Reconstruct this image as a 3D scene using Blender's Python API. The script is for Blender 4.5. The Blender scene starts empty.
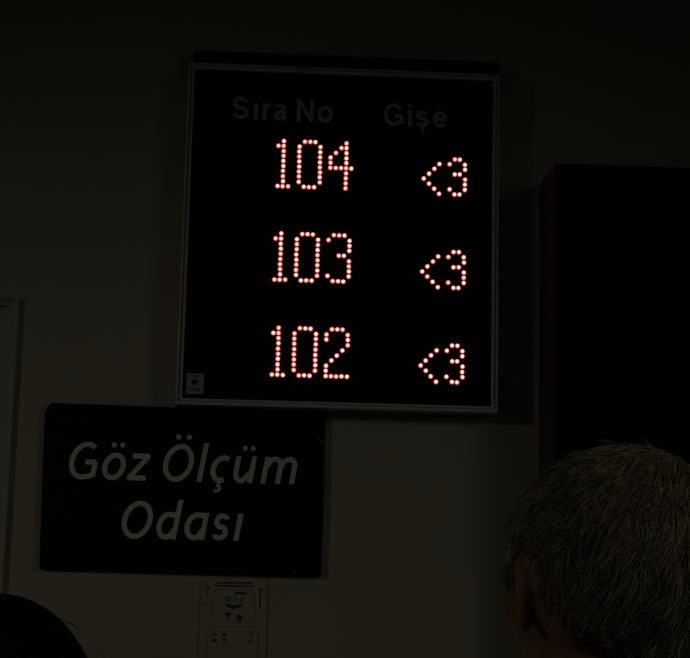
import bpy, bmesh, math, random
from mathutils import Vector, Matrix, Quaternion, noise
from mathutils.bvhtree import BVHTree

random.seed(7)
S = bpy.context.scene
COL = S.collection

# ------------------------------------------------------------------ camera
def camera():
    cd = bpy.data.cameras.new('camera')
    cd.sensor_fit = 'HORIZONTAL'; cd.sensor_width = 36.0
    cd.lens = 36.0 * 1400.0 / 690.0
    cd.clip_start = 0.02
    co = bpy.data.objects.new('camera', cd); COL.objects.link(co)
    r = Vector((0.99821768, -0.05557462, 0.02174692))
    u = Vector((-0.02984548, -0.14933091, 0.98833675))
    f = Vector((0.05167896, 0.98722426, 0.15072341))
    m = Matrix((r, u, -f)).transposed().to_4x4()
    m.translation = Vector((0, -2.25, 1.60))
    co.matrix_world = m
    S.camera = co
camera()

# ------------------------------------------------------------------ world, lights, exposure
S.view_settings.view_transform = 'Standard'
S.view_settings.look = 'None'
S.view_settings.gamma = 1.0
S.view_settings.use_curve_mapping = False
S.view_settings.exposure = 0.0
W = bpy.data.worlds.new('dim_hall'); S.world = W; W.use_nodes = True
bg = W.node_tree.nodes['Background']
bg.inputs[0].default_value = (0.97, 0.97, 0.80, 1); bg.inputs[1].default_value = 0.0118

def lamp(name, kind, loc, target, power, color, **kw):
    ld = bpy.data.lights.new(name, kind); ld.energy = power; ld.color = color
    for k, v in kw.items(): setattr(ld, k, v)
    o = bpy.data.objects.new(name, ld); COL.objects.link(o)
    o.location = loc
    o.rotation_euler = (Vector(target) - Vector(loc)).to_track_quat('-Z', 'Y').to_euler()
    return o
# two hall spotlights behind the viewer: one to the left, one to the right; both throw low on the wall
lamp('spot_by_the_door', 'SPOT', (-2.3, -2.0, 2.35), (0.22, 0, 0.16), 9.6, (1.0, 0.97, 0.75),
     spot_size=math.radians(80), spot_blend=1.0, shadow_soft_size=0.12)
lamp('spot_down_the_hall', 'SPOT', (1.75, -2.05, 2.47), (-0.62, 0, 0.50), 5.7, (1.0, 0.98, 0.80),
     spot_size=math.radians(70), spot_blend=1.0, shadow_soft_size=0.36)

# ------------------------------------------------------------------ materials
def mat(name, col, rough=0.6, metal=0.0, spec=0.5, emit=None, estr=0.0, bump=0.0, bscale=60.0, var=0.0, vscale=4.0, stretch=None):
    m = bpy.data.materials.new(name); m.use_nodes = True
    nt = m.node_tree; b = nt.nodes['Principled BSDF']
    b.inputs['Base Color'].default_value = (*col, 1)
    b.inputs['Roughness'].default_value = rough
    b.inputs['Metallic'].default_value = metal
    b.inputs['Specular IOR Level'].default_value = spec
    if emit:
        b.inputs['Emission Color'].default_value = (*emit, 1)
        b.inputs['Emission Strength'].default_value = estr
    tc = nt.nodes.new('ShaderNodeTexCoord'); src = tc.outputs['Object']
    if stretch:
        mp = nt.nodes.new('ShaderNodeMapping'); mp.inputs['Scale'].default_value = stretch
        nt.links.new(src, mp.inputs[0]); src = mp.outputs[0]
    if var > 0:
        n = nt.nodes.new('ShaderNodeTexNoise'); n.inputs['Scale'].default_value = vscale; n.inputs['Detail'].default_value = 4
        r = nt.nodes.new('ShaderNodeValToRGB')
        r.color_ramp.elements[0].position = 0.3; r.color_ramp.elements[1].position = 0.7
        r.color_ramp.elements[0].color = (*[c * (1 - var) for c in col], 1)
        r.color_ramp.elements[1].color = (*[min(1, c * (1 + var)) for c in col], 1)
        nt.links.new(src, n.inputs['Vector']); nt.links.new(n.outputs['Fac'], r.inputs[0])
        nt.links.new(r.outputs[0], b.inputs['Base Color'])
    if bump > 0:
        n = nt.nodes.new('ShaderNodeTexNoise'); n.inputs['Scale'].default_value = bscale; n.inputs['Detail'].default_value = 3
        bp = nt.nodes.new('ShaderNodeBump'); bp.inputs['Strength'].default_value = bump; bp.inputs['Distance'].default_value = 0.002
        nt.links.new(src, n.inputs['Vector']); nt.links.new(n.outputs['Fac'], bp.inputs['Height'])
        nt.links.new(bp.outputs[0], b.inputs['Normal'])
    return m

M_wall = mat('wall_paint', (0.46, 0.415, 0.35), 0.75, spec=0.25, bump=0.25, bscale=220, var=0.03, vscale=6)
M_white = mat('ceiling_paint', (0.6, 0.58, 0.52), 0.8, bump=0.1)
M_floor = mat('floor_tile', (0.30, 0.28, 0.25), 0.4, var=0.12, vscale=8)
M_door = mat('door_frame_paint', (0.47, 0.46, 0.42), 0.5, spec=0.3, var=0.04, vscale=10)
M_alu = mat('brushed_aluminium', (0.58, 0.58, 0.56), 0.5, metal=0.0, spec=0.4, bump=0.05, bscale=90, stretch=(1, 1, 12))
M_case = mat('black_casing', (0.006, 0.006, 0.006), 0.7, spec=0.15, var=0.2)
M_acryl = mat('black_acrylic', (0.0035, 0.003, 0.003), 0.25, spec=0.25, var=0.1, vscale=3)
M_head = mat('grey_vinyl_letters', (0.47, 0.47, 0.47), 0.6, spec=0.2, var=0.05, vscale=30)
M_led = mat('lit_led_core', (0.5, 0.05, 0.04), 0.4, emit=(1.0, 0.78, 0.70), estr=1.1)
M_led2 = mat('lit_led_core_redder', (0.5, 0.05, 0.04), 0.4, emit=(1.0, 0.64, 0.57), estr=1.05)
M_ledrim = mat('lit_led_red_body', (0.4, 0.01, 0.01), 0.5, emit=(1.0, 0.045, 0.03), estr=0.28)
M_sign = mat('black_sign_sheet', (0.004, 0.004, 0.004), 0.5, spec=0.2, var=0.15, vscale=20)
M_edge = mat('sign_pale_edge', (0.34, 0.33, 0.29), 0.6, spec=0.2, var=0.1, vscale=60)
M_letter = mat('sign_white_letters', (0.82, 0.82, 0.74), 0.6, spec=0.2, var=0.04, vscale=40)
M_stick = mat('sticker_paper', (0.42, 0.42, 0.42), 0.6, var=0.06, vscale=120)
M_ink = mat('dark_ink', (0.06, 0.055, 0.05), 0.7, spec=0.2, var=0.1)
M_plate = mat('control_panel_plastic', (0.47, 0.43, 0.355), 0.55, spec=0.3, var=0.02)
M_plate2 = mat('control_panel_line', (0.39, 0.355, 0.29), 0.6, spec=0.2, var=0.02)
M_cab = mat('black_cabinet_front', (0.0025, 0.0025, 0.0025), 0.6, spec=0.15, var=0.1)
M_cabs = mat('cabinet_side', (0.075, 0.070, 0.060), 0.6, spec=0.3, var=0.1)
M_metal = mat('handle_metal', (0.5, 0.5, 0.48), 0.3, metal=1.0, var=0.05)
M_skin = mat('skin', (0.33, 0.175, 0.12), 0.55, spec=0.35, bump=0.15, bscale=400, var=0.12, vscale=30)
M_eye = mat('eye', (0.6, 0.58, 0.55), 0.2, var=0.05)
M_hairs = [mat('grey_hair_light', (0.66, 0.58, 0.43), 0.6, spec=0.4, var=0.1, vscale=80),
           mat('grey_hair_mid', (0.40, 0.34, 0.24), 0.6, spec=0.4, var=0.1, vscale=80),
           mat('grey_hair_dark', (0.16, 0.13, 0.09), 0.6, spec=0.4, var=0.1, vscale=80)]
M_black_hair = [mat('black_hair', (0.004, 0.004, 0.004), 0.42, spec=0.4, var=0.2, vscale=60)]
M_shirt = mat('dark_jacket_cloth', (0.02, 0.02, 0.023), 0.85, bump=0.4, bscale=500, var=0.1)
M_trous = mat('dark_trouser_cloth', (0.03, 0.03, 0.035), 0.9, bump=0.4, bscale=500, var=0.1)
M_shoe = mat('black_shoe', (0.01, 0.01, 0.01), 0.4, var=0.1)

# ------------------------------------------------------------------ helpers
def link(name, me, parent=None, loc=None):
    o = bpy.data.objects.new(name, me); COL.objects.link(o)
    if loc is not None: o.location = loc
    if parent is not None:
        o.parent = parent
    return o

def mesh(name, verts, faces, mats, parent=None, fm=None, smooth=False, loc=None):
    me = bpy.data.meshes.new(name)
    me.from_pydata([tuple(v) for v in verts], [], faces); me.validate()
    for m in (mats if isinstance(mats, (list, tuple)) else [mats]): me.materials.append(m)
    if fm is not None: me.polygons.foreach_set('material_index', fm)
    if smooth: me.polygons.foreach_set('use_smooth', [True] * len(me.polygons))
    me.update()
    return link(name, me, parent, loc)

def from_bm(name, bm, mats, parent=None, loc=None, smooth=False):
    bmesh.ops.recalc_face_normals(bm, faces=bm.faces[:])
    me = bpy.data.meshes.new(name); bm.to_mesh(me); bm.free()
    for m in (mats if isinstance(mats, (list, tuple)) else [mats]): me.materials.append(m)
    if smooth: me.polygons.foreach_set('use_smooth', [True] * len(me.polygons))
    return link(name, me, parent, loc)

def add_box(bm, x0, x1, y0, y1, z0, z1, bevel=0.0, seg=2):
    r = bmesh.ops.create_cube(bm, size=1.0)
    vs = r['verts']
    for v in vs:
        v.co = Vector((x0 + (v.co.x + .5) * (x1 - x0), y0 + (v.co.y + .5) * (y1 - y0), z0 + (v.co.z + .5) * (z1 - z0)))
    if bevel > 0:
        es = {e for v in vs for e in v.link_edges}
        bmesh.ops.bevel(bm, geom=list(es), offset=bevel, segments=seg, affect='EDGES')
def box(name, x0, x1, y0, y1, z0, z1, mats, parent=None, bevel=0.0, loc=None):
    bm = bmesh.new(); add_box(bm, x0, x1, y0, y1, z0, z1, bevel)
    return from_bm(name, bm, mats, parent, loc)

def add_prism(bm, pts, y0, y1, bevel=0.0, mi=0, smi=None):
    """polygon in x,z (list), from y0 (front) to y1 (back)"""
    f = [bm.verts.new((x, y0, z)) for x, z in pts]
    b = [bm.verts.new((x, y1, z)) for x, z in pts]
    n = len(pts)
    ff = bm.faces.new(f); bb = bm.faces.new(b[::-1]); ff.material_index = mi; bb.material_index = mi
    sd = []
    for i in range(n):
        s = bm.faces.new((f[i], b[i], b[(i + 1) % n], f[(i + 1) % n])); s.material_index = mi if smi is None else smi
        sd.append(s)
    return ff, sd

def rrect(x0, x1, z0, z1, r, n=5):
    out = []
    for cx, cz, a0 in ((x1 - r, z1 - r, 0), (x0 + r, z1 - r, 90), (x0 + r, z0 + r, 180), (x1 - r, z0 + r, 270)):
        for i in range(n + 1):
            a = math.radians(a0 + 90 * i / n); out.append((cx + r * math.cos(a), cz + r * math.sin(a)))
    return out

def add_ring(bm, outer, inner, y0, y1):
    n = len(outer)
    of = [bm.verts.new((x, y0, z)) for x, z in outer]; inf = [bm.verts.new((x, y0, z)) for x, z in inner]
    ob = [bm.verts.new((x, y1, z)) for x, z in outer]; ib = [bm.verts.new((x, y1, z)) for x, z in inner]
    for i in range(n):
        j = (i + 1) % n
        bm.faces.new((of[i], of[j], inf[j], inf[i])); bm.faces.new((of[i], ob[i], ob[j], of[j]))
        bm.faces.new((inf[i], inf[j], ib[j], ib[i])); bm.faces.new((ob[i], ib[i], ib[j], ob[j]))

def thing(name, label, cat, loc=(0, 0, 0), group=None):
    o = link(name, None, None, loc); o.empty_display_size = 0.05
    o['label'] = label; o['category'] = cat
    if group: o['group'] = group
    return o
def struct(o):
    o['kind'] = 'structure'; return o

# profile swept round a rectangle with mitred corners. prof = [(inset, y)], inset measured inward from the outer edge
def sweep_rect(bm, x0, x1, z0, z1, prof, open_bottom=False, top=1.0):
    rings = []
    for ins, y in prof:
        if open_bottom:
            pts = [(x0 + ins, z0), (x0 + ins, z1 - ins * top), (x1 - ins, z1 - ins * top), (x1 - ins, z0)]
        else:
            pts = [(x0 + ins, z0 + ins), (x0 + ins, z1 - ins), (x1 - ins, z1 - ins), (x1 - ins, z0 + ins)]
        rings.append([bm.verts.new((x, y, z)) for x, z in pts])
    m = len(rings); n = 4
    for k in range(m):
        a, b = rings[k], rings[(k + 1) % m]
        for i in range(n if not open_bottom else n - 1):
            j = (i + 1) % n
            bm.faces.new((a[i], a[j], b[j], b[i]))
    if open_bottom:
        bm.faces.new([r[0] for r in rings]); bm.faces.new([r[3] for r in rings])

# lettering: every letter is drawn as pen strokes (u across the letter 0..1, v up in cap heights), fitted to its own extent
def arc(cx, cy, rx, ry, a0, a1, n=18):
    return [(cx + rx * math.cos(math.radians(a0 + (a1 - a0) * i / n)), cy + ry * math.sin(math.radians(a0 + (a1 - a0) * i / n))) for i in range(n + 1)]
def glyph(ch, h, xh):
    """strokes as (points, closed); h is half the pen width in cap heights"""
    ring = lambda top: (arc(.5, top / 2, .5, top / 2 - h + .012, 0, 360, 32)[:-1], True)
    def dots(y, r, *us): return [('dot', u, y, r) for u in us]
    sc = lambda top: (arc(.5, top * .745 - h * .5, .46, top * .255 - h * .5, 22, 270, 14)[:-1] + arc(.5, top * .25 + h * .5 - .004, .5, top * .25 - h * .5, 90, -158, 14), False)
    ced = [([(.54, 0.03), (.47, -.085), (.60, -.105), (.65, -.165), (.56, -.225), (.30, -.235)], False, .58)]
    if ch == 'G': return [(arc(.52, .5, .52, .5 - h + .012, 52, 285, 26) + [(.80, h + .01), (.97, h + .06), (.97, .47)], False), ([(1.0, .47 - h * .1), (.56, .47 - h * .1)], False)]
    if ch == 'g': return [(arc(.5, .5, .5, .5 - h + .012, 38, 300, 26) + [(.97, .19), (.97, .47)], False), ([(1.0, .46), (.55, .46)], False)]   # upright G
    if ch == 'O': return [ring(1.0)]
    if ch == 'Ö': return [ring(1.0)] + dots(1.20, .072, .30, .72)
    if ch == 'o': return [ring(xh)]
    if ch == 'ö': return [ring(xh)] + dots(xh + .215, .066, .26, .73)
    if ch == 'z': return [([(.06, xh - h), (.97, xh - h)], False), ([(.90, xh - h), (.10, h)], False), ([(.0, h), (.96, h)], False)]
    if ch == 'l': return [([(.5, 0), (.5, 1.05)], False)]
    if ch == 'ı': return [([(.5, 0), (.5, xh)], False)]
    if ch == 'i': return [([(.5, 0), (.5, xh)], False), ([(.5, .84), (.5, 1.0)], False)]
    if ch == 'ç': return [(arc(.56, xh / 2, .56, xh / 2 - h + .01, 58, 292, 22), False)] + ced
    if ch == 'ü': return [([(0, xh), (0, .30)] + arc(.40, .30, .40, .30 - h + .01, 180, 275, 9)[1:] + [(.66, .13), (.93, .33)], False), ([(1, xh), (1, 0)], False)] + dots(xh + .215, .066, .30, .80)
    if ch == 'm':
        r = .225
        return [([(0, 0), (0, xh)], False), ([(.02, .42)] + arc(.29, xh - .24, .22, .24 - h + .01, 150, 0, 10) + [(.51, 0)], False), ([(.52, .42)] + arc(.78, xh - .24, .22, .24 - h + .01, 150, 0, 10) + [(1, 0)], False)]
    if ch == 'd': return [(arc(.5, xh / 2, .5, xh / 2 - h + .01, 55, 305, 22), False), ([(.72, xh - h), (.98, xh - h)], False), ([(.72, .085), (.95, .30)], False), ([(1, 0), (1, 1.06)], False)]
    if ch == 'a': return [(arc(.52, xh / 2, .52, xh / 2 - h + .01, 75, 300, 22), False), ([(.62, xh - h + .005), (.99, xh - h - .005)], False), ([(.74, .085), (.95, .30)], False), ([(1, 0), (1, xh)], False)]
    if ch == 's': return [sc(xh)]
    if ch == 'S': return [sc(1.0)]
    if ch == 'ş': return [sc(xh)] + [([(.52, 0.03), (.50, -.07), (.62, -.10), (.64, -.17), (.53, -.215), (.34, -.205)], False, .62)]
    if ch == 'r': return [([(0, 0), (0, xh)], False), ([(.02, .36)] + arc(.62, .42, .60, xh - .42 - h, 170, 70, 8), False)]
    if ch == 'A': return [(arc(.45, xh - .21, .40, .21 - h + .005, 165, 0, 12) + [(.86, .12), (1.0, 0.02)], False), (arc(.42, .215, .42, .215 - h + .01, 300, 100, 14) + [(.84, xh * .62)], False), ([(.60, .055), (.86, .22)], False)]   # two-storey a
    if ch == 'N': return [([(0, 0), (0, 1)], False), ([(0, .96), (1, .04)], False), ([(1, 0), (1, 1)], False)]
    if ch == 'e': return [([(0.02, xh / 2 + .01), (.98, xh / 2 + .01)], False), (arc(.5, xh / 2, .5, xh / 2 - h + .01, 0, 322, 26), False)]
def lettering(parent, letters, ox, oz, base, cap, pen, xh, slant, y0, y1, m, name='lettering'):
    bm = bmesh.new(); y0_ = y0
    for ch, L, R in letters:
        L -= ox; R -= ox
        strokes = glyph(ch, pen / 2 / cap, xh)
        a, w = L + pen / 2, R - L - pen
        single = ch in 'lıi'
        def place(a, w):
            polys = []
            for st in strokes:
                if isinstance(st[0], str):
                    _, u, v, r = st; c = (a + u * w + slant * v * cap, base - oz + v * cap)
                    polys.append(('poly', [(c[0] + r * cap * 1.05 * math.cos(t * math.pi / 8), c[1] + r * cap * math.sin(t * math.pi / 8)) for t in range(16)])); continue
                P = [Vector((a + u * w + slant * v * cap, base - oz + v * cap)) for u, v in st[0]]
                n = len(P); l, r = [], []
                for i in range(n):
                    if st[1]: p, q = P[i - 1], P[(i + 1) % n]
                    else: p, q = P[max(0, i - 1)], P[min(n - 1, i + 1)]
                    d1 = (P[i] - p); d2 = (q - P[i])
                    d1 = d1.normalized() if d1.length > 1e-9 else d2.normalized(); d2 = d2.normalized() if d2.length > 1e-9 else d1
                    t = (d1 + d2).normalized(); nn = Vector((-t.y, t.x)); k = 1 / max(.55, nn.dot(Vector((-d1.y, d1.x))))
                    # stems end level with the line, as in print
                    end = (i in (0, n - 1)) and not st[1]
                    if end and abs(t.y) > .8:
                        nn = Vector((-1 if t.y > 0 else 1, 0)); k = 1.0
                    pw = pen / 2 * (st[2] if len(st) > 2 else 1.0)
                    l.append(P[i] + nn * pw * k); r.append(P[i] - nn * pw * k)
                polys.append(('ring' if st[1] else 'strip', l, r))
            return polys
        for _ in range(5):
            polys = place(a, w)
            xs = [p[0] for q in polys for part in q[1:] for p in part]
            lo, hi = min(xs), max(xs)
            if single: a += ((L + R) - (lo + hi)) / 2
            else:
                k = (R - L - pen) / max(1e-6, hi - lo - pen); w *= k; a += L - (lo if abs(k - 1) < .02 else a - (a - lo) * k)
        for lay, q in enumerate(polys):
            y0 = y0 - 0.00004 if lay else y0_
            if q[0] == 'poly': add_prism(bm, q[1], y0, y1); continue
            l, r = q[1], q[2]; n = len(l)
            lf = [bm.verts.new((p[0], y0, p[1])) for p in l]; rf = [bm.verts.new((p[0], y0, p[1])) for p in r]
            lb = [bm.verts.new((p[0], y1, p[1])) for p in l]; rb = [bm.verts.new((p[0], y1, p[1])) for p in r]
            for i in range(n if q[0] == 'ring' else n - 1):
                j = (i + 1) % n
                bm.faces.new((lf[i], lf[j], rf[j], rf[i])); bm.faces.new((lf[i], lb[i], lb[j], lf[j])); bm.faces.new((rf[i], rf[j], rb[j], rb[i])); bm.faces.new((lb[i], rb[i], rb[j], lb[j]))
            if q[0] == 'strip':
                bm.faces.new((lf[0], rf[0], rb[0], lb[0])); bm.faces.new((lf[-1], lb[-1], rb[-1], rf[-1]))
    return from_bm(name, bm, m, parent)

# ------------------------------------------------------------------ room shell
def room():
    bm = bmesh.new()
    ring = [(-3.2, 0), (-1.275, 0), (-1.275, 1.966), (-0.415, 1.966), (-0.415, 0), (3.2, 0), (3.2, 2.9), (-3.2, 2.9)]
    add_prism(bm, ring, 0.0, 0.12)
    struct(from_bm('wall_back', bm, M_wall))
    struct(box('wall_left', -3.32, -3.2, -4.5, 0.12, 0, 2.9, M_wall))
    struct(box('wall_right', 3.2, 3.32, -4.5, 0.12, 0, 2.9, M_wall))
    struct(box('floor', -3.32, 3.32, -4.5, 0.12, -0.1, 0, M_floor))
    struct(box('ceiling', -3.32, 3.32, -4.5, 0.12, 2.9, 3.0, M_white))
    bm = bmesh.new(); add_box(bm, -0.385, 3.2, -0.015, 0, 0, 0.09, 0.003)
    struct(from_bm('baseboard_back', bm, M_door))
room()

def door():
    root = link('door_1', None, None, (-0.84, 0, 0)); struct(root)
    X1, X0, Z1 = -0.4075 + 0.84, -1.285 + 0.84, 1.9780
    bm = bmesh.new()
    # narrow lip on the wall, then faces splayed back into the opening
    prof = [(0.0, -0.0005), (0.0, -0.0085), (0.0028, -0.0095), (0.0048, -0.0085), (0.046, 0.034), (0.060, 0.036), (0.060, 0.048), (0.010, 0.048), (0.010, -0.0005)]
    sweep_rect(bm, X0, X1, 0, Z1, prof, open_bottom=True, top=0.62)
    from_bm('door_frame', bm, M_door, root)
    lx0, lx1, lz1 = X0 + 0.052, X1 - 0.052, Z1 - 0.033
    bm = bmesh.new()
    add_box(bm, lx0, lx1, 0.050, 0.090, 0.005, lz1, 0.001)
    for z0, z1 in ((0.18, 0.85), (1.0, lz1 - 0.14)):
        sweep_rect(bm, lx0 + 0.12, lx1 - 0.12, z0, z1, [(0, 0.051), (0.004, 0.045), (0.018, 0.045), (0.026, 0.051)])
    from_bm('door_leaf', bm, M_door, root)
    bm = bmesh.new()
    add_box(bm, lx1 - 0.075, lx1 - 0.035, 0.044, 0.050, 0.93, 1.13, 0.0025)
    add_box(bm, lx1 - 0.063, lx1 - 0.047, 0.001, 0.045, 1.05, 1.066, 0.004)
    add_box(bm, lx1 - 0.175, lx1 - 0.047, -0.006, 0.008, 1.05, 1.066, 0.005)
    from_bm('door_handle', bm, M_metal, root)
door()

# ------------------------------------------------------------------ queue display
PAT = {
 '1': [(0, 1), (1, 0), (1, 1)] + [(r, 1) for r in range(2, 9)] + [(9, 0), (9, 1), (9, 2)],
 '0': [(0, 1), (0, 2), (0, 3)] + [(r, 0) for r in range(1, 9)] + [(r, 4) for r in range(1, 9)] + [(9, 1), (9, 2), (9, 3)],
 '4': [(r, 3) for r in range(10)] + [(1, 2), (2, 1), (3, 0), (4, 0), (5, 0), (5, 1), (5, 2), (5, 4)],
 '3': [(0, 1), (0, 2), (0, 3), (1, 0), (1, 4), (2, 4), (3, 4), (4, 2), (4, 3), (5, 4), (6, 4), (7, 4), (8, 4), (8, 0), (9, 1), (9, 2), (9, 3)],
 '2': [(0, 1), (0, 2), (0, 3), (1, 0), (1, 4), (2, 0), (2, 4), (3, 4), (4, 3), (5, 2), (6, 1), (7, 0), (8, 0)] + [(9, c) for c in range(5)],
 '<': [(1, 3), (2, 2), (3, 1), (4, 0), (5, 1), (6, 2), (7, 3)],
 's3': [(0, 1), (0, 2), (1, 0), (1, 3), (2, 3), (3, 1), (3, 2), (4, 3), (5, 3), (6, 3), (6, 0), (7, 1), (7, 2)],
}
def led_mesh(name, pts, yf, parent, redness):
    """pts: dot centres (x,z) on the panel front yf. each LED: red round body with a glowing dome"""
    V, F, FM = [], [], []
    n = 12
    for x, z in pts:
        b = len(V)
        rc, rr = 0.0029, 0.0043
        jx, jz = random.uniform(-.0003, .0003), random.uniform(-.0003, .0003)
        x += jx; z += jz
        rings = [(rr, 0.0), (rr, -0.0010), (rr * 0.9, -0.0018), (rc, -0.0020), (rc * 0.92, -0.0034), (rc * 0.6, -0.0045)]
        for rad, y in rings:
            for i in range(n):
                a = 2 * math.pi * i / n; V.append((x + rad * math.cos(a), yf + y, z + rad * math.sin(a)))
        V.append((x, yf - 0.0049, z))
        core = 2 if random.random() < redness else 1
        for k in range(len(rings) - 1):
            for i in range(n):
                j = (i + 1) % n
                F.append((b + k * n + i, b + (k + 1) * n + i, b + (k + 1) * n + j, b + k * n + j)); FM.append(0 if k < 3 else core)
        k = len(rings) - 1
        for i in range(n):
            F.append((b + k * n + i, b + len(rings) * n, b + k * n + (i + 1) % n)); FM.append(core)
    return mesh(name, V, F, [M_ledrim, M_led, M_led2], parent, fm=FM, smooth=True)

def queue_display():
    bx, bz = 0.1065, 1.8085                    # lower centre of the board on the wall
    root = thing('queue_display', 'black LED queue display board showing 104, 103 and 102 in red dots', 'display board', (bx, 0, bz))
    X0, X1, Z0, Z1 = -0.1490 - bx, 0.3611 - bx, 0.0, 0.5593
    # casing behind the frame
    bm = bmesh.new(); add_box(bm, X0 + 0.004, X1 - 0.004, -0.040, -0.001, Z0 + 0.006, Z1 - 0.004, 0.002)
    from_bm('casing', bm, M_case, root)
    bm = bmesh.new(); add_box(bm, X0 + 0.006, X1 + 0.004, -0.030, -0.0005, Z1 - 0.010, Z1 + 0.0285, 0.002)  # plain black strip reaching above the frame, filling the dark band there
    from_bm('top_strip', bm, M_case, root)
    # aluminium frame, grooved profile
    prof = [(0.0, -0.004), (0.0, -0.049), (0.0010, -0.050), (0.0032, -0.050), (0.0036, -0.0455), (0.0062, -0.0455), (0.0066, -0.0488),
            (0.0098, -0.0488), (0.0102, -0.0480), (0.0102, -0.040), (0.0060, -0.036), (0.0060, -0.004)]
    bm = bmesh.new(); sweep_rect(bm, X0, X1, Z0, Z1, prof); from_bm('frame', bm, M_alu, root)
    # glossy panel
    yf = -0.0440
    bm = bmesh.new(); add_box(bm, X0 + 0.0095, X1 - 0.0095, yf, -0.040, Z0 + 0.0095, Z1 - 0.0095, 0.0); from_bm('screen', bm, M_acryl, root)
    # printed headings
    hd = dict(ox=bx, oz=bz, cap=0.0378, pen=0.0064, xh=0.74, slant=0.0, y0=yf - 0.0006, y1=yf + 0.0002, m=M_head)
    lettering(root, [('S', -0.0756, -0.0490), ('ı', -0.0407, -0.0344), ('r', -0.0267, -0.0128), ('A', -0.0085, 0.0135)], base=2.2770, **hd)
    lettering(root, [('N', 0.0290, 0.0564), ('o', 0.0622, 0.0883)], base=2.2762, **hd)
    lettering(root, [('g', 0.1715, 0.2036), ('i', 0.2111, 0.2174), ('ş', 0.2238, 0.2460), ('e', 0.2524, 0.2756)], base=2.2750, **hd)
    # LED characters
    px, pz = 0.00849, 0.00838
    for x0, z0, word in ((0.0011, 2.2423, '104'), (0.0007, 2.0887, '103'), (0.0013, 1.9355, '102')):
        for ch, off in zip(word, (0, 4, 10)):
            led_mesh('led_digit', [(x0 + (off + c) * px - bx, z0 - r * pz - bz) for r, c in PAT[ch]], yf, root, 0.5)
    small = ((0.2384, 2.2217), (0.2379, 2.0676), (0.2371, 1.9149))
    qx = 0.0084
    for x0, z0 in small:
        xs = x0
        led_mesh('led_arrow', [(xs + c * qx - bx, z0 - r * pz - bz) for r, c in PAT['<']], yf, root, 0.05)
        led_mesh('led_digit', [(xs + (5 + c) * qx - bx, z0 - r * pz - bz) for r, c in PAT['s3']], yf, root, 0.12)
    # sticker in the lower left corner of the panel
    sx0, sx1, sz0, sz1 = -0.1325 - bx, -0.1060 - bx, 1.8262 - bz, 1.8586 - bz
    st = box('sticker', sx0, sx1, yf - 0.0007, yf, sz0, sz1, M_stick, root)
    st['label'] = 'pale maker sticker with a dark round emblem'
    bm = bmesh.new()
    cx, cz = (sx0 + sx1) / 2 - 0.0008, (sz0 + sz1) / 2 + 0.0025
    pts = [(cx + (0.0052 + 0.0011 * math.sin(5 * a)) * math.cos(a), cz + (0.0048 + 0.0009 * math.sin(5 * a)) * math.sin(a)) for a in [2 * math.pi * i / 24 for i in range(24)]]
    add_prism(bm, pts, yf - 0.0011, yf - 0.0007)
    for k, (w, z) in enumerate(((0.019, sz0 + 0.0085), (0.016, sz0 + 0.0055), (0.019, sz1 - 0.004))):
        x = cx - w / 2
        while x < cx + w / 2:
            d = random.uniform(0.0012, 0.0028); add_box(bm, x, x + d, yf - 0.0010, yf - 0.0007, z - 0.0009, z + 0.0009); x += d + 0.0006
    from_bm('emblem', bm, M_ink, st)
queue_display()

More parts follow.
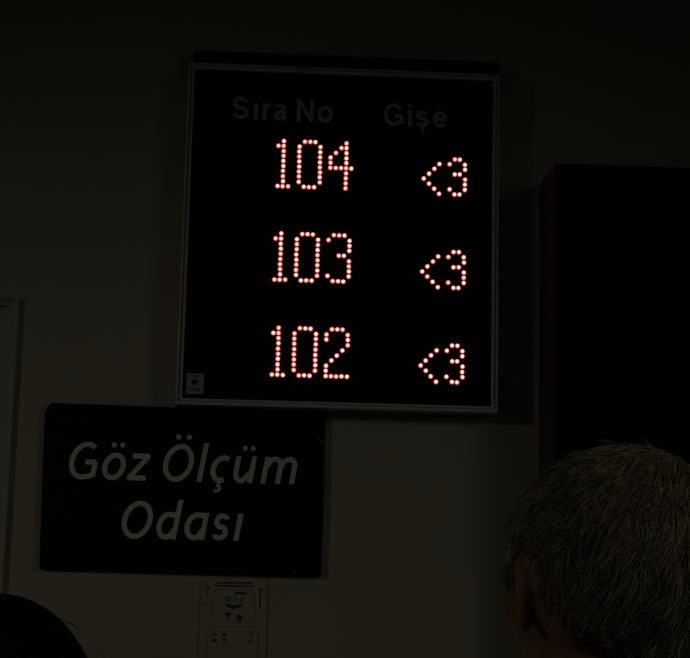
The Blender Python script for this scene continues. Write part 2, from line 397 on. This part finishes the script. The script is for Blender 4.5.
# ------------------------------------------------------------------ room sign
def room_sign():
    ox, oz = -0.134, 1.5470
    root = thing('room_sign', 'black wall sign with pale italic letters Göz Ölçüm Odası', 'sign', (ox, 0, oz))
    P = lambda pts: [(x - ox, z - oz) for x, z in pts]
    bm = bmesh.new()
    # slightly skewed sheet with a clipped corner and a wavy top edge
    outline = [(-0.3535, 1.5490), (-0.18, 1.5474), (-0.02, 1.5462), (0.0875, 1.5454), (0.0890, 1.62), (0.0893, 1.70), (0.0889, 1.8105),
               (-0.02, 1.8094), (-0.13, 1.8078), (-0.20, 1.8088), (-0.28, 1.8094), (-0.3495, 1.8096), (-0.3580, 1.7950), (-0.3562, 1.68)]
    pts = P(outline)
    cx = sum(p[0] for p in pts) / len(pts); cz = sum(p[1] for p in pts) / len(pts)
    inner = [(x + (cx - x) * 0.0055, z + (cz - z) * 0.009) for x, z in pts]
    n = len(pts)
    y0, y1 = -0.0110, -0.0005
    f = [bm.verts.new((x, y0, z)) for x, z in inner]
    e = [bm.verts.new((x, y0 + 0.0012, z)) for x, z in pts]
    b = [bm.verts.new((x, y1, z)) for x, z in pts]
    bm.faces.new(f); bm.faces.new(b[::-1])
    for i in range(n):
        j = (i + 1) % n
        q = bm.faces.new((f[i], e[i], e[j], f[j])); q.material_index = 1 if i in (7, 8, 9, 10, 11, 12, 13) else 0  # left and top bevels paler: the light they catch is put into the colour
        q = bm.faces.new((e[i], b[i], b[j], e[j]))
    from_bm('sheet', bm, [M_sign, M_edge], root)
    lt = dict(ox=ox, oz=oz, cap=0.0585, pen=0.0079, xh=0.725, slant=0.165, y0=y0 - 0.0008, y1=y0 + 0.0002, m=M_letter)
    lettering(root, [('G', -0.3143, -0.2692), ('ö', -0.2622, -0.2251), ('z', -0.2224, -0.1866),
                     ('Ö', -0.1668, -0.1181), ('l', -0.1133, -0.0949), ('ç', -0.0916, -0.0607), ('ü', -0.0554, -0.0183), ('m', -0.0122, 0.0459)], base=1.6898, **lt)
    lettering(root, [('O', -0.2277, -0.1792), ('d', -0.1732, -0.1322), ('a', -0.1291, -0.0909), ('s', -0.0859, -0.0586), ('ı', -0.0521, -0.0369)], base=1.5990, **lt)
    # small pale scuffs
    bm = bmesh.new()
    a, c = Vector((0.0778 - ox, 1.7643 - oz)), Vector((0.0860 - ox, 1.7565 - oz))
    d = (c - a).normalized() * 0.0007; d = Vector((-d.y, d.x))
    add_prism(bm, [tuple(a + d), tuple(a - d), tuple(c - d), tuple(c + d)], y0 - 0.0004, y0)
    from_bm('scuff', bm, M_edge, root); bm = bmesh.new()
    x, z = 0.0455 - ox, 1.5510 - oz
    add_prism(bm, [(x - .001, z - .0012), (x + .001, z - .0016), (x + .0013, z + .002), (x, z + .0026), (x - .0009, z + .001)], y0 - 0.0004, y0)
    from_bm('scuff', bm, M_edge, root)
room_sign()

# ------------------------------------------------------------------ control panel below the sign
def control_panel():
    ox, oz = -0.0480, 1.40
    root = thing('control_panel', 'pale wall control panel with small arrow keys below the black sign', 'control panel', (ox, 0, oz))
    X0, X1, Z0, Z1 = -0.1000 - ox, 0.0040 - ox, 1.40 - oz, 1.5410 - oz
    bm = bmesh.new(); ff, sd = add_prism(bm, rrect(X0, X1, Z0, Z1, 0.006), -0.003, -0.0002)
    bmesh.ops.bevel(bm, geom=list(ff.edges), offset=0.0008, segments=2, affect='EDGES')
    from_bm('plate', bm, M_plate, root)
    y = -0.003
    def outline(x0, x1, z0, z1):
        bm = bmesh.new()
        add_ring(bm, rrect(x0 - ox, x1 - ox, z0 - oz, z1 - oz, 0.008), rrect(x0 + .0011 - ox, x1 - .0011 - ox, z0 + .0011 - oz, z1 - .0011 - oz, 0.007), y - 0.0006, y)
        from_bm('key_outline', bm, M_plate2, root)
    outline(-0.0820, -0.0150, 1.4713, 1.5245)
    outline(-0.0880, -0.0080, 1.4100, 1.4675)
    def tri(x, z, w, h, up):
        bm = bmesh.new(); s = 1 if up else -1
        add_prism(bm, [(x - ox - w / 2, z - oz - s * h / 2), (x - ox + w / 2, z - oz - s * h / 2), (x - ox, z - oz + s * h / 2)], y - 0.0010, y)
        from_bm('arrow_key', bm, M_ink, root)
    tri(-0.0561, 1.4826, 0.0110, 0.0092, False); tri(-0.0387, 1.4816, 0.0110, 0.0092, True)
    tri(-0.0613, 1.4545, 0.0068, 0.0052, True); tri(-0.0610, 1.4450, 0.0068, 0.0052, False)
    # worn printing too small to read: a mark for every stroke that shows
    bm = bmesh.new()
    def mk(x, z, w, h, sk=0.0):
        x -= ox; z -= oz
        add_prism(bm, [(x - w / 2 - sk, z - h / 2), (x + w / 2 - sk, z - h / 2), (x + w / 2 + sk, z + h / 2), (x - w / 2 + sk, z + h / 2)], y - 0.0005, y)
    for z, x0, x1 in ((1.5333, -0.0765, -0.0195), (1.5283, -0.0785, -0.0175)):
        x = x0
        while x < x1:
            w = random.uniform(0.0012, 0.0034); mk(x + w / 2, z + (x - x0) * 0.01, w, random.uniform(0.0019, 0.0028)); x += w + 0.0007
    from_bm('print', bm, M_ink, root); bm = bmesh.new()
    # left pictogram column
    for a in range(9):
        t = math.pi * (a + .5) / 9; mk(-0.0907 + 0.0042 * math.cos(t), 1.5245 + 0.0030 * math.sin(t), 0.0018, 0.0014)
    mk(-0.0907, 1.5215, 0.0016, 0.0040); mk(-0.0895, 1.5175, 0.0034, 0.0016); mk(-0.0900, 1.5155, 0.0016, 0.0022)
    mk(-0.0905, 1.5080, 0.0010, 0.0016); mk(-0.0905, 1.4985, 0.0058, 0.0014)
    from_bm('pictogram', bm, M_ink, root); bm = bmesh.new()
    # right pictogram column: crossed mark over a long bar
    mk(-0.0060, 1.5205, 0.0014, 0.0070, 0.0022); mk(-0.0060, 1.5205, 0.0014, 0.0070, -0.0022); mk(-0.0060, 1.5243, 0.0056, 0.0012)
    mk(-0.0067, 1.5050, 0.0022, 0.0200)
    from_bm('pictogram', bm, M_ink, root); bm = bmesh.new()
    # middle
    mk(-0.0650, 1.5180, 0.0022, 0.0022)
    x = -0.0470
    for w in (0.0012, 0.0028, 0.0022, 0.0030, 0.0024, 0.0034): mk(x + w / 2, 1.5178, w, 0.0034); x += w + 0.0007
    for dx in (-0.0030, 0.0030): mk(-0.0578 + dx, 1.5078, 0.0012, 0.0066)
    for dz in (-0.0030, 0, 0.0030): mk(-0.0578, 1.5078 + dz, 0.0052, 0.0011)
    mk(-0.0465, 1.5078, 0.0014, 0.0050)
    for a in range(11):
        t = math.radians(40 + 28 * a); mk(-0.0348 + 0.0028 * math.cos(t), 1.5078 + 0.0032 * math.sin(t), 0.0013, 0.0013)
    for a in range(13):
        u = (a - 6) / 6; mk(-0.0475 + 0.0115 * u, 1.4985 - 0.0030 * (1 - u * u) + 0.0008, 0.0020, 0.0034 + 0.0016 * (1 - u * u) * (1 + (a % 2)))
    mk(-0.0565, 1.4752, 0.0060, 0.0015); mk(-0.0388, 1.4742, 0.0060, 0.0015)
    from_bm('print', bm, M_ink, root); bm = bmesh.new()
    # lower keys
    mk(-0.0770, 1.4540, 0.0014, 0.0052, 0.0014); mk(-0.0770, 1.4540, 0.0014, 0.0052, -0.0014); mk(-0.0770, 1.4440, 0.0072, 0.0034); mk(-0.0740, 1.4455, 0.0040, 0.0024)
    from_bm('pictogram', bm, M_ink, root); bm = bmesh.new()
    for a in range(12):
        t = 2 * math.pi * a / 12; mk(-0.0193 + 0.0025 * math.cos(t), 1.4540 + 0.0025 * math.sin(t), 0.0013, 0.0013)
    mk(-0.0200, 1.4440, 0.0034, 0.0030)
    from_bm('print', bm, M_ink, root)
control_panel()

# ------------------------------------------------------------------ black cabinet on the right
def wall_cabinet():
    ox = 0.75
    root = thing('wall_cabinet', 'plain black box cabinet on the wall, right of the LED board', 'cabinet', (ox, 0, 1.42))
    X0, X1, Z0, Z1 = 0.4365 - ox, 1.06 - ox, 0.0, 2.1970 - 1.42
    bm = bmesh.new(); add_box(bm, X0, X1, -0.130, 0.0, Z0, Z1, 0.0012)
    from_bm('body', bm, M_cabs, root)
    bm = bmesh.new()
    add_box(bm, X0 + 0.0012, X1 - 0.0012, -0.138, -0.130, Z0 + 0.0012, Z1 - 0.0012, 0.001)
    from_bm('door', bm, M_cab, root)
    bm = bmesh.new(); add_box(bm, X1 - 0.06, X1 - 0.035, -0.150, -0.138, 0.30, 0.42, 0.004)
    from_bm('handle', bm, M_case, root)
wall_cabinet()

# ------------------------------------------------------------------ people
def sphere_pts(c, r, q=None, nu=20, nv=12):
    V, F = [], []
    for j in range(1, nv):
        t = math.pi * j / nv
        for i in range(nu):
            p = 2 * math.pi * i / nu
            V.append(Vector((r[0] * math.sin(t) * math.cos(p), r[1] * math.sin(t) * math.sin(p), r[2] * math.cos(t))))
    V.append(Vector((0, 0, r[2]))); V.append(Vector((0, 0, -r[2])))
    for j in range(nv - 2):
        for i in range(nu):
            k = (i + 1) % nu; F.append((j * nu + i, (j + 1) * nu + i, (j + 1) * nu + k, j * nu + k))
    for i in range(nu):
        k = (i + 1) % nu
        F.append((len(V) - 2, i, k)); F.append((len(V) - 1, (nv - 2) * nu + k, (nv - 2) * nu + i))
    V = [(q @ v if q else v) + Vector(c) for v in V]
    return V, F
class Blob:
    """overlapping rounded masses, fused into one continuous skin on build"""
    def __init__(s): s.V, s.F = [], []
    def add(s, VF):
        b = len(s.V); s.V += VF[0]; s.F += [tuple(b + i for i in f) for f in VF[1]]
    def ell(s, c, r, q=None): s.add(sphere_pts(c, r, q))
    def cap(s, p, r, p2, r2, n=None):
        p, p2 = Vector(p), Vector(p2); L = (p2 - p).length
        n = n or max(2, int(L / (min(r, r2) * 0.28)) + 1)
        for i in range(n + 1):
            t = i / n; rr = r + (r2 - r) * t
            s.add(sphere_pts(p.lerp(p2, t), (rr, rr, rr), nu=18, nv=12))
    def chain(s, pts):
        for (a, ra), (b, rb) in zip(pts, pts[1:]): s.cap(a, ra, b, rb)
    def build(s, name, m, parent, voxel, smooth_it=4, xf=None):
        me = bpy.data.meshes.new(name); me.from_pydata([tuple(v) for v in s.V], [], s.F); me.update()
        o = bpy.data.objects.new(name, me); COL.objects.link(o)
        md = o.modifiers.new('r', 'REMESH'); md.mode = 'VOXEL'; md.voxel_size = voxel
        sm = o.modifiers.new('s', 'SMOOTH'); sm.factor = 0.5; sm.iterations = smooth_it
        dg = bpy.context.evaluated_depsgraph_get(); dg.update()
        out = bpy.data.meshes.new_from_object(o.evaluated_get(dg)); out.name = name
        bpy.data.objects.remove(o); bpy.data.meshes.remove(me)
        if xf is not None: out.transform(xf)
        out.materials.clear(); out.materials.append(m)
        out.polygons.foreach_set('use_smooth', [True] * len(out.polygons))
        return link(name, out, parent)

def head_blob(B, hz, T, wide=1.0):
    """skull, face, ears around the head centre; T maps head-local points (facing +y) into the body frame"""
    def e(c, r): B.add([[T @ v for v in sphere_pts(c, r)[0]], sphere_pts(c, r)[1]])
    def ch(pts):
        for (a, ra), (b, rb) in zip(pts, pts[1:]):
            a, b = Vector(a), Vector(b)
            n = max(2, int((a - b).length / (min(ra, rb) * .5)) + 1)
            for i in range(n + 1):
                t = i / n; rr = ra + (rb - ra) * t
                V, F = sphere_pts(a.lerp(b, t), (rr, rr, rr), nu=10, nv=6); B.add([[T @ v for v in V], F])
    w = wide
    e((0, -0.012, 0.015), (0.0765 * w, 0.094, 0.088))     # cranium
    e((0, 0.022, 0.0), (0.068 * w, 0.076, 0.085))          # front of the skull
    e((0, 0.030, -0.055), (0.055 * w, 0.062, 0.060))       # jaw
    e((0, 0.078, -0.098), (0.022, 0.018, 0.017))           # chin
    e((0, 0.082, 0.028), (0.045, 0.015, 0.012))            # brow
    ch([((0, 0.096, 0.018), 0.007), ((0, 0.114, -0.022), 0.010)])     # nose
    e((0.010, 0.106, -0.027), (0.008, 0.009, 0.007)); e((-0.010, 0.106, -0.027), (0.008, 0.009, 0.007))
    ch([((-0.022, 0.086, -0.060), 0.005), ((0, 0.095, -0.058), 0.007), ((0.022, 0.086, -0.060), 0.005)])
    ch([((-0.018, 0.084, -0.068), 0.005), ((0, 0.092, -0.069), 0.008), ((0.018, 0.084, -0.068), 0.005)])
    e((0.040, 0.074, -0.020), (0.020, 0.018, 0.022)); e((-0.040, 0.074, -0.020), (0.020, 0.018, 0.022))
    for s in (-1, 1):
        # ear: bowl, curled rim and lobe, standing off the head towards the back
        X = lambda d: s * (0.068 * w + d * .62); Z = lambda z: -0.006 + z * .84; Y = lambda y: y * .78
        e((X(0.006), Y(-0.004), Z(-0.012)), (0.007, 0.014, 0.021))
        rim = [(0.006, 0.010, 0.002, .0038), (0.011, 0.006, 0.017, .0038), (0.017, -0.006, 0.022, .0038), (0.021, -0.018, 0.015, .0038),
               (0.020, -0.022, 0.000, .0038), (0.016, -0.018, -0.016, .0038), (0.010, -0.008, -0.032, .0050), (0.004, 0.002, -0.036, .0045)]
        ch([((X(a), Y(b), Z(c)), r) for a, b, c, r in rim])
        ch([((X(a), Y(b), Z(c)), .0034) for a, b, c in ((0.012, -0.004, 0.008), (0.012, -0.013, 0.000), (0.010, -0.010, -0.016))])

def person(name, label, x, y, H, head_c, head_yaw, cloth, wide=1.0, slim=1.0):
    k = H / 1.683
    root = thing(name, label, 'person', (x, y, 0))
    g = slim
    hc = Vector((head_c[0] - x, head_c[1] - y, head_c[2]))
    T = Matrix.Translation(hc) @ Matrix.Rotation(math.radians(head_yaw), 4, 'Z') @ Matrix.Scale(min(1.0, k * 1.03), 4)
    B = Blob(); v = lambda a, b, c: Vector((a * k, b * k, c * k))
    head_blob(B, hc.z, T, wide)
    B.chain([(v(0, -.015, 1.36), .070 * k * g), (v(0, -.012, 1.43), .058 * k * g), (hc + Vector((0, -0.012, -0.055)), .054 * k * g)])
    tor = [((0, 0, .90), (.165, .108, .13)), ((0, .005, 1.05), (.150 * g, .100, .17)), ((0, .005, 1.23), (.165 * g, .115, .19))]
    arms, legs = [], []
    for s in (-1, 1):
        arms.append([(v(s * .10 * g, 0, 1.365), .058 * k), (v(s * .175 * g, 0, 1.350), .056 * k), (v(s * .222 * g, -.02, 1.07), .039 * k), (v(s * .235 * g, .045, .835), .027 * k)])
        legs.append([(v(s * .085, 0, .87), .088 * k), (v(s * .098, .012, .47), .055 * k), (v(s * .100, -.012, .085), .037 * k)])
    for c, r in tor: B.ell(v(*c), (r[0] * k, r[1] * k, r[2] * k))
    for a in arms + legs: B.chain(a)
    for s in (-1, 1):
        w = v(s * .235 * g, .045, .835)
        B.ell(w + v(0, .012, -.055), (.018 * k, .040 * k, .048 * k))
        for i, (dy, L) in enumerate(((.040, .070), (.020, .080), (-.002, .075), (-.022, .060))):
            p = w + v(0, .010 + dy * .9, -.092)
            B.chain([(p, .0088 * k), (p + v(-s * .006, .004, -L * .45), .0080 * k), (p + v(-s * .020, .006, -L * .92), .0068 * k)])
        B.chain([(w + v(0, .035, -.035), .011 * k), (w + v(-s * .010, .062, -.065), .0095 * k), (w + v(-s * .018, .066, -.098), .0080 * k)])
        f = v(s * .102, 0, 0)
        B.chain([(f + v(0, -.035, .040), .032 * k), (f + v(s * .008, .05, .036), .030 * k), (f + v(s * .016, .14, .026), .022 * k)])
    body = B.build('body', M_skin, root, 0.0033, 3)
    # clothes
    inf = 0.012
    J = Blob()
    for c, r in tor: J.ell(v(*c), (r[0] * k + inf, r[1] * k + inf, r[2] * k + inf))
    for a in arms: J.chain([(p, r + inf) for p, r in a[:3]] + [(a[2][0].lerp(a[3][0], .93), a[3][1] + inf)])
    J.chain([(v(0, -.015, 1.36), .078 * k * g), (v(0, -.014, 1.405), .067 * k * g)])
    J.build('jacket', cloth, root, 0.009, 30)
    Tr = Blob(); Tr.ell(v(0, 0, .90), (.172 * k + .004, .112 * k + .004, .12 * k))
    for l in legs: Tr.chain([(p, r + .012) for p, r in l])
    Tr.build('trousers', M_trous, root, 0.009, 12)
    for s in (-1, 1):
        f = v(s * .102, 0, 0); Q = Blob()
        Q.chain([(f + v(0, -.042, .046), .040 * k), (f + v(s * .008, .05, .042), .039 * k), (f + v(s * .018, .150, .036), .036 * k)])
        o = Q.build('shoe', M_shoe, root, 0.006, 3)
        for p in o.data.vertices: p.co.z = max(p.co.z, 0.0005)
        e = sphere_pts((s * .031, .078, .008), (.012, .012, .012))
        mesh('eye', [T @ q for q in e[0]], e[1], M_eye, root, smooth=True)
    return root, body, hc, T

def strands(name, body, parent, T, count, mats, weights, length, rad, mask, crown, lift, wave, segs=5, gravity=0.15, surf=None, bias=None):
    """individual hairs rooted on the scalp, combed away from the crown"""
    me = (surf or body).data
    bvh = BVHTree.FromPolygons([tuple(v.co) for v in me.vertices], [tuple(p.vertices) for p in me.polygons])
    c = T @ Vector((0, 0, 0)); R = T.to_3x3().normalized(); Ri = R.inverted()
    crown_w = T @ Vector(crown)
    V, F, FM = [], [], []
    made = 0; tries = 0
    while made < count and tries < count * 8:
        tries += 1
        z = random.uniform(-0.85, 1); a = random.uniform(0, 2 * math.pi); q = math.sqrt(1 - z * z)
        d = Vector((q * math.cos(a), q * math.sin(a), z))
        if not mask(d): continue
        dw = R @ d
        hit = bvh.ray_cast(c + dw * 0.35, -dw, 0.34)
        if hit[0] is None: continue
        p, n = hit[0], hit[1]
        if n.dot(dw) < 0: n = -n
        n = dw.lerp(n, .6).normalized()
        flow = p - crown_w
        flow = flow - n * flow.dot(n)
        if flow.length < 1e-5: continue
        flow.normalize()
        sw = n.cross(flow)                                     # a whorl turns the hair round the crown
        dist = (p - crown_w).length
        flow = (flow + sw * 0.7 * math.exp(-dist / 0.035)).normalized()
        nz = noise.noise_vector(p * 55) * wave + Vector((random.gauss(0, .14), random.gauss(0, .14), random.gauss(0, .14)))
        dirn = (flow + nz + n * lift * random.uniform(.5, 1.5)).normalized()
        L = length(d) * random.uniform(.7, 1.2)
        r0 = rad * random.uniform(.7, 1.25)
        side = dirn.cross(n)
        if side.length < 1e-4: continue
        side.normalize()
        up = side.cross(dirn).normalized()
        b = len(V); pos = p - n * 0.0015; step = L / (segs - 1)
        cur = dirn.copy()
        for i in range(segs):
            t = i / (segs - 1); rr = r0 * (1 - .75 * t)
            for m_ in range(3):
                an = 2.094 * m_; V.append(pos + (side * math.cos(an) + up * math.sin(an)) * rr)
            near = bvh.find_nearest(pos)
            nn = (pos - near[0]); 
            cur = cur + Vector((0, 0, -gravity * .35)) - n * (.12 + .25 * lift) + noise.noise_vector(pos * 130 + Vector((9, 0, 0))) * wave * .25
            cur.normalize(); pos = pos + cur * step
            near = bvh.find_nearest(pos)
            if near[0] is not None:
                off = pos - near[0]; nn = near[1]
                if nn.dot(pos - c) < 0: nn = -nn
                h = off.dot(nn)
                if h < 0.0006: pos = pos + nn * (0.0006 - h + random.uniform(0, .0016))
        mi = random.choices(range(len(mats)), weights)[0]
        if bias: mi = bias(d, mi)
        for i in range(segs - 1):
            for m_ in range(3):
                k = (m_ + 1) % 3
                F.append((b + i * 3 + m_, b + i * 3 + k, b + (i + 1) * 3 + k, b + (i + 1) * 3 + m_)); FM.append(mi)
        made += 1
    o = mesh(name, V, F, mats, parent, fm=FM, smooth=True)
    return o

# grey-haired man, seen from behind, head turned a little to the left
man, man_body, man_hc, man_T = person('person', 'short grey-haired person seen from behind, standing before the black cabinet', 0.272, -1.15, 1.677,
    (0.2745, -1.155, 1.5760), 18, M_shirt, wide=1.165)
def man_mask(d):
    if d.y > 0.25 and d.z < 0.42 + 0.1 * abs(d.x): 
        if not (abs(d.x) > .80 and d.y < .45 and d.z > -.15): return False
    if d.y > 0.72: return False
    if abs(d.x) > 0.55 and -0.38 < d.y < 0.20 and d.z < 0.26 - (0.5 if d.y > .08 else 0): return False
    lim = -0.62 if d.y < -0.45 else (-0.25 + (d.y + .45) * .8 if d.y < -.1 else 0.0)
    if d.z < lim: return False
    # thinner over the crown
    cr = Vector((0.25, -0.35, 0.90)).normalized()
    if d.normalized().dot(cr) > 0.86 and random.random() < 0.45: return False
    return True
def behind_ear(d):
    # clipped close behind the ears and down the neck
    return abs(d.x) > .25 and -0.80 < d.y < 0.1 and d.z < 0.02 + (d.y + .15) * .62
def man_len(d):
    if behind_ear(d): return 0.004
    return 0.016 + 0.005 * max(0, d.z) + 0.010 * max(0, -d.y) * (1 - abs(d.z))
hair = strands('hair', man_body, man, man_T, 17000, M_hairs, (3, 4, 3), man_len, 0.00048, man_mask, (0.030, -0.050, 0.092), 0.24, 0.85,
               bias=lambda d, mi: 2 if behind_ear(d) else mi)  # darkest strands behind the ears: the shade there is put into the colour

# black-haired person at the lower left
wom, wom_body, wom_hc, wom_T = person('person', 'person with smooth black hair, lower left corner, before the door frame', -0.226, -1.05, 1.538,
    (-0.2250, -1.05, 1.4395), 8, M_shirt, wide=0.97, slim=0.9)
def hair_mass():
    B = Blob(); R = wom_T
    def e(c, r):
        V, F = sphere_pts(c, r, nu=28, nv=16); B.add([[R @ v for v in V], F])
    e((0, -0.016, 0.020), (0.092, 0.105, 0.100)); e((0, -0.038, -0.012), (0.091, 0.088, 0.095)); e((0, -0.062, -0.075), (0.087, 0.056, 0.085))
    e((0, -0.055, -0.040), (0.088, 0.066, 0.085))
    e((0, -0.068, -0.110), (0.084, 0.048, 0.090))
    e((0.062, -0.022, -0.070), (0.026, 0.045, 0.090)); e((-0.062, -0.022, -0.070), (0.026, 0.045, 0.090))
    return B.build('hair', M_black_hair[0], wom, 0.006, 24)
wh = hair_mass()
def wom_mask(d):
    return d.y < 0.60 and not (d.y > 0.30 and d.z < 0.35) and d.z > -0.6
strands('hair_strand', wom_body, wom, wom_T, 5000, M_black_hair, (1,), lambda d: 0.06, 0.00045, wom_mask, (0.0, 0.02, 0.10), 0.0, 0.05, segs=6, gravity=.25, surf=wh)
